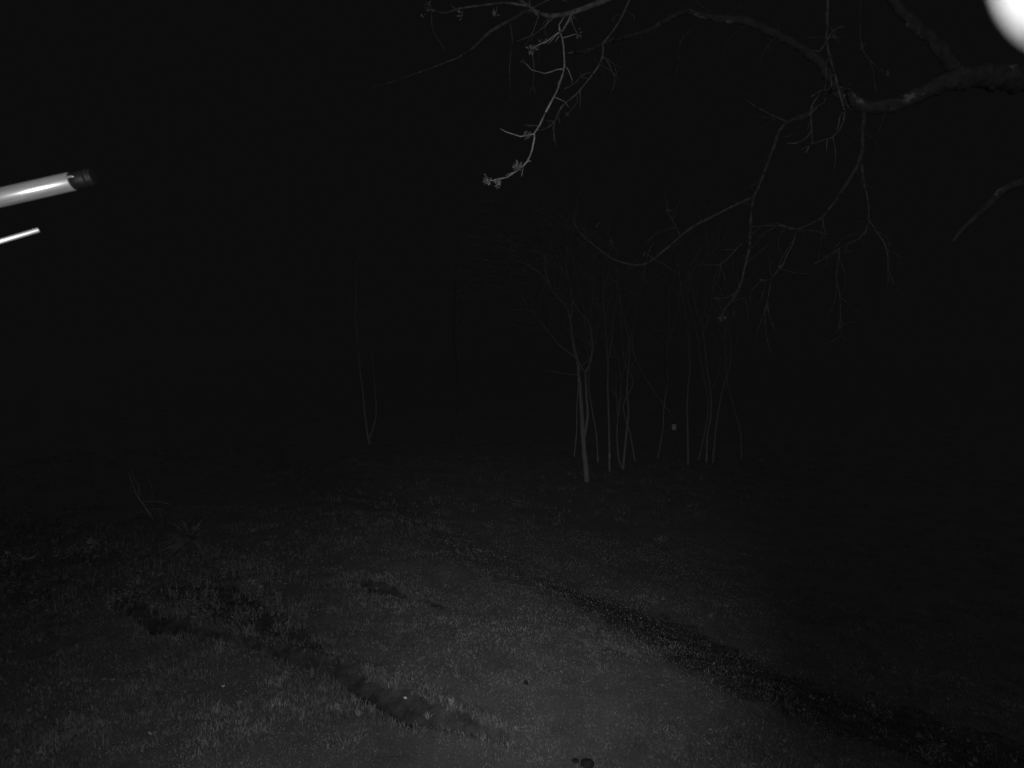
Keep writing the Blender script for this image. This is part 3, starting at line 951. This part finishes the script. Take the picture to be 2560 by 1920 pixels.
def bare_shrub():
    random.seed(5)
    g = G(330, 1120)
    fwd = Vector((0, math.cos(PITCH), -math.sin(PITCH)))
    d = (g - Vector((0, 0, CAM_H))).dot(fwd)
    t = thing('bare_shrub', g, 'twiggy bare shrub poking above the undergrowth behind the fan palm', 'shrub')
    V, F = [], []
    for pts, r in (([(330, 1120), (310, 1090), (296, 1070), (286, 1045), (278, 1020)], .02), ([(296, 1070), (300, 1050), (288, 1030), (285, 1015)], .012), ([(310, 1085), (335, 1082), (370, 1090)], .01), ([(322, 1100), (345, 1100), (362, 1110)], .01),
                   ([(300, 1075), (302, 1055), (296, 1042)], .012), ([(290, 1060), (280, 1066), (281, 1050)], .008), ([(316, 1092), (330, 1070), (318, 1020)], .006)):
        tube(V, F, [P(x, y, d) for x, y in pts], lerp_r(r, r * .4, len(pts)), 6, .1, .1, .1)
    mesh_obj('stem', V, F, M['twig'], t)
bare_shrub()

for i, (x, y, hh, sp, ns, ls, nl, lm, lab) in enumerate((
    (205, 1215, .55, .30, 6, .10, 12, 'shrub_leaf', 'sparse broad leaved bush left of the fan palm'),
    (150, 1215, .35, .22, 5, .12, 7, 'shrub_leaf', 'low bush with few large leaves left of the sparse bush'),
    (40, 1245, .45, .25, 6, .10, 12, 'shrub_leaf', 'bush with pointed leaves at the left edge of the photo'),
    (90, 1290, .35, .35, 7, .08, 18, 'dark_leaf', 'dark low bush below the bush at the left edge'),
    (300, 1290, .40, .35, 8, .07, 22, 'dark_leaf', 'dark bush at the upper end of the bare earth bank'),
    (480, 1255, .38, .30, 8, .06, 20, 'dark_leaf', 'dark rounded bush right of the fan palm'),
    (548, 1295, .42, .24, 7, .07, 16, 'dark_leaf', 'arching bush at the right end of the undergrowth'),
    (590, 1320, .28, .24, 6, .05, 16, 'dark_leaf', 'small weedy bush where the undergrowth meets the lawn'),
    (420, 1330, .26, .30, 7, .05, 22, 'dark_leaf', 'low leafy bush along the far edge of the earth bank'),
    (1890, 1545, .22, .18, 7, .04, 18, 'dark_leaf', 'low weed bush on the dim slope at lower right'),
    (2005, 1650, .24, .18, 7, .04, 20, 'dark_leaf', 'leafy weed near the bottom right corner, nearest the camera'),
    (2120, 1640, .30, .12, 5, .04, 12, 'dark_leaf', 'upright weed at the far bottom right corner'),
    (1440, 1185, .3, .3, 6, .07, 12, 'dark_leaf', 'dim bush out on the dark ground below the slender trees'),
    (1120, 1100, .25, .35, 8, .05, 16, 'dark_leaf', 'low weedy bush in front of the forked tree'),
    )):
    shrub(x, y, hh, sp, ns, ls, nl, lab, M[lm], seed=i + 1)

random.seed(99)
for i, (x, y, n, L, w, mk, lab) in enumerate((
    (365, 1425, 60, .46, .008, 'grass', 'tuft of long curling dry grass below the hollow of the earth bank'),
    (330, 1450, 40, .36, .008, 'grass', 'tuft of dry grass left of the long curling tuft'),
    (405, 1440, 40, .36, .008, 'grass', 'tuft of dry grass right of the long curling tuft'),
    (480, 1345, 40, .20, .010, 'grass', 'bright grass tuft on the crest of the earth bank, upper'),
    (545, 1360, 44, .18, .010, 'grass', 'bright grass tuft on the crest of the earth bank, lower'),
    (700, 1515, 48, .13, .009, 'dry_grass', 'pale clump of grass at the lower lip of the bare earth, upper'),
    (730, 1530, 48, .12, .009, 'dry_grass', 'pale clump of grass at the lower lip of the bare earth, middle'),
    (775, 1545, 44, .11, .009, 'dry_grass', 'pale clump of grass at the lower lip of the bare earth, lower'),
    (975, 1520, 36, .12, .008, 'dry_grass', 'pale tuft on the upper lip near the end of the bare earth'),
    (1080, 1560, 26, .09, .008, 'grass', 'small tuft at the very tip of the bare earth'),
    (1115, 1580, 12, .17, .012, 'dry_grass', 'bright upright tuft of straw just past the tip of the bare earth'),
    (960, 1560, 10, .16, .008, 'grass', 'thin upright weed growing in the bare earth'),
    (925, 1560, 30, .12, .009, 'dry_grass', 'pale tuft on the lower lip near the end of the bare earth'),
    (545, 1300, 26, .26, .012, 'dry_grass', 'pale tuft beside the arching bush'),
    )):
    tuft(x, y, n, L, w, M[mk], lab, rise=.6 if L > .3 else .85, group='grass tufts along the earth bank')

# rank growth nobody could count: left of the bank and down the slope at right
def undergrowth():
    random.seed(404)
    V, F = [], []
    def clump(x, y, nb, L, w):
        g = G(x, y)
        for _ in range(nb):
            l = L * random.uniform(.5, 1.2)
            arch_blade(V, F, g + Vector((random.gauss(0, L * .35), random.gauss(0, L * .35), -.01)), random.random() * 6.28, l * random.uniform(.2, .8), l * random.uniform(.4, 1.1), w * random.uniform(.6, 1.6), 3)
        for _ in range(nb // 3):
            d = Vector((random.gauss(0, 1), random.gauss(0, 1), random.gauss(.4, .5))).normalized()
            leaf(V, F, g + Vector((random.gauss(0, L * .5), random.gauss(0, L * .5), random.uniform(.02, L))), d, random.uniform(.03, .075), .5)
    for _ in range(330):
        u = random.random()
        x = -40 + 690 * u
        lo = 1120 + 120 * u ** 2
        y = random.uniform(lo, 1290 + 90 * u)
        clump(x, y, 16, random.uniform(.10, .30), .012)
    for _ in range(170):
        x = random.uniform(-40, 460)
        y = random.uniform(1300, 1640)
        if random.random() < 1.1 - x / 500:
            clump(x, y, 14, random.uniform(.06, .16), .009)
    for _ in range(120):
        x = random.uniform(1500, 2240)
        y = random.uniform(1380, 1680)
        if y > 1330 + (x - 1500) * .30:
            clump(x, y, 10, random.uniform(.05, .14), .008)
    for _ in range(110):
        clump(random.uniform(700, 1700), random.uniform(1030, 1140), 12, random.uniform(.10, .28), .016)
    for _ in range(70):
        clump(random.uniform(1215, 1640), random.uniform(980, 1048), 9, random.uniform(.08, .26), .016)
    o = mesh_obj('undergrowth', V, F, M['rank_leaf'], None, smooth=False)
    tag(o, kind='stuff')
undergrowth()

def crumbs():
    random.seed(808)
    V, F = [], []
    for line, wid, n in ((DITCH, DW, 900), (DITCH2, DW2, 160), (SHADE_BAND, BW, 500), (LITTER, LW, 300)):  # crumbs on the worn earth and over the painted shade band
        for _ in range(n):
            i = random.randrange(len(line) - 1)
            t = random.random()
            w = wid[i] + (wid[i + 1] - wid[i]) * t
            x = line[i][0] + (line[i + 1][0] - line[i][0]) * t + random.gauss(0, w * .7)
            y = line[i][1] + (line[i + 1][1] - line[i][1]) * t + random.gauss(0, w * .7)
            r = .004 + .018 * random.random() ** 3
            c = Vector((x, y, hz(x, y) + r * .3))
            b = len(V)
            V += [c + Vector((random.gauss(0, 1), random.gauss(0, 1), random.gauss(0, .6))).normalized() * r for _ in range(3)] + [c + Vector((0, 0, r)), c - Vector((0, 0, r))]
            F += [(b, b + 1, b + 3), (b + 1, b + 2, b + 3), (b + 2, b, b + 3), (b + 1, b, b + 4), (b + 2, b + 1, b + 4), (b, b + 2, b + 4)]
    tag(mesh_obj('soil_crumbs', V, F, M['crumb'], None, smooth=False), kind='stuff')
crumbs()

# ------------------------------------------------------------------ small things lying on the lawn
def pebble(x, y, r, material, label, name, cat, sq=.7, seed=0):
    rr = random.Random(seed)
    g = G(x, y)
    V, F = [], []
    n, m = 9, 6
    for i in range(m + 1):
        th = math.pi * i / m
        for k in range(n):
            ph = 2 * math.pi * k / n
            q = r * (1 + rr.uniform(-.22, .22))
            V.append(g + Vector((math.sin(th) * math.cos(ph) * q, math.sin(th) * math.sin(ph) * q, math.cos(th) * q * sq + r * sq * .9)))
    for i in range(m):
        for k in range(n):
            F.append((i * n + k, (i + 1) * n + k, (i + 1) * n + (k + 1) % n, i * n + (k + 1) % n))
    tag(mesh_obj(name, V, F, material), label, cat)

pebble(1137, 1479, .027, M['cone'], 'small round black ball lying on the open lawn', 'dark_ball', 'ball', 1.0, 1)
pebble(1268, 1652, .07, M['cone'], 'dark rounded lump at the bottom edge of the lawn, larger', 'dark_clod', 'clod', .4, 2)
pebble(1243, 1646, .035, M['cone'], 'dark rounded lump at the bottom edge of the lawn, smaller', 'dark_clod', 'clod', .4, 3)

def fallen_leaf(x, y, L, label, material=None, up=.06):
    random.seed(int(x * 3 + y))
    g = G(x, y) + Vector((0, 0, up))
    V, F = [], []
    for _ in range(1):
        leaf(V, F, g, Vector((random.gauss(0, 1), -.2, random.uniform(-.1, .5))).normalized(), L, .6)
    tag(mesh_obj('fallen_leaf', V, F, material or M['pale_paint'], smooth=False), label, 'leaf', 'pale leaves lying on the ground')
for x, y, L, lab in ((487, 1492, .05, 'tiny bright leaf on the grass left of the bare earth'), (880, 1519, .05, 'tiny bright leaf lying in the middle of the bare earth'), (809, 1278, .11, 'pale leaf by the short dark rut beyond the lawn'),
                     (1427, 1302, .09, 'pale leaf on the dark slope right of the lawn'), (1530, 1338, .09, 'pale leaf farther down the dark slope'), (70, 1645, .05, 'pale leaf at the bottom left corner'), (968, 1212, .10, 'pale leaf at the far end of the lawn'),
                     (1905, 1567, .05, 'pale leaf beside the low weed bush on the slope')):
    fallen_leaf(x, y, L, lab, M['pale_paint'] if lab.startswith('tiny') else M['leaf'])
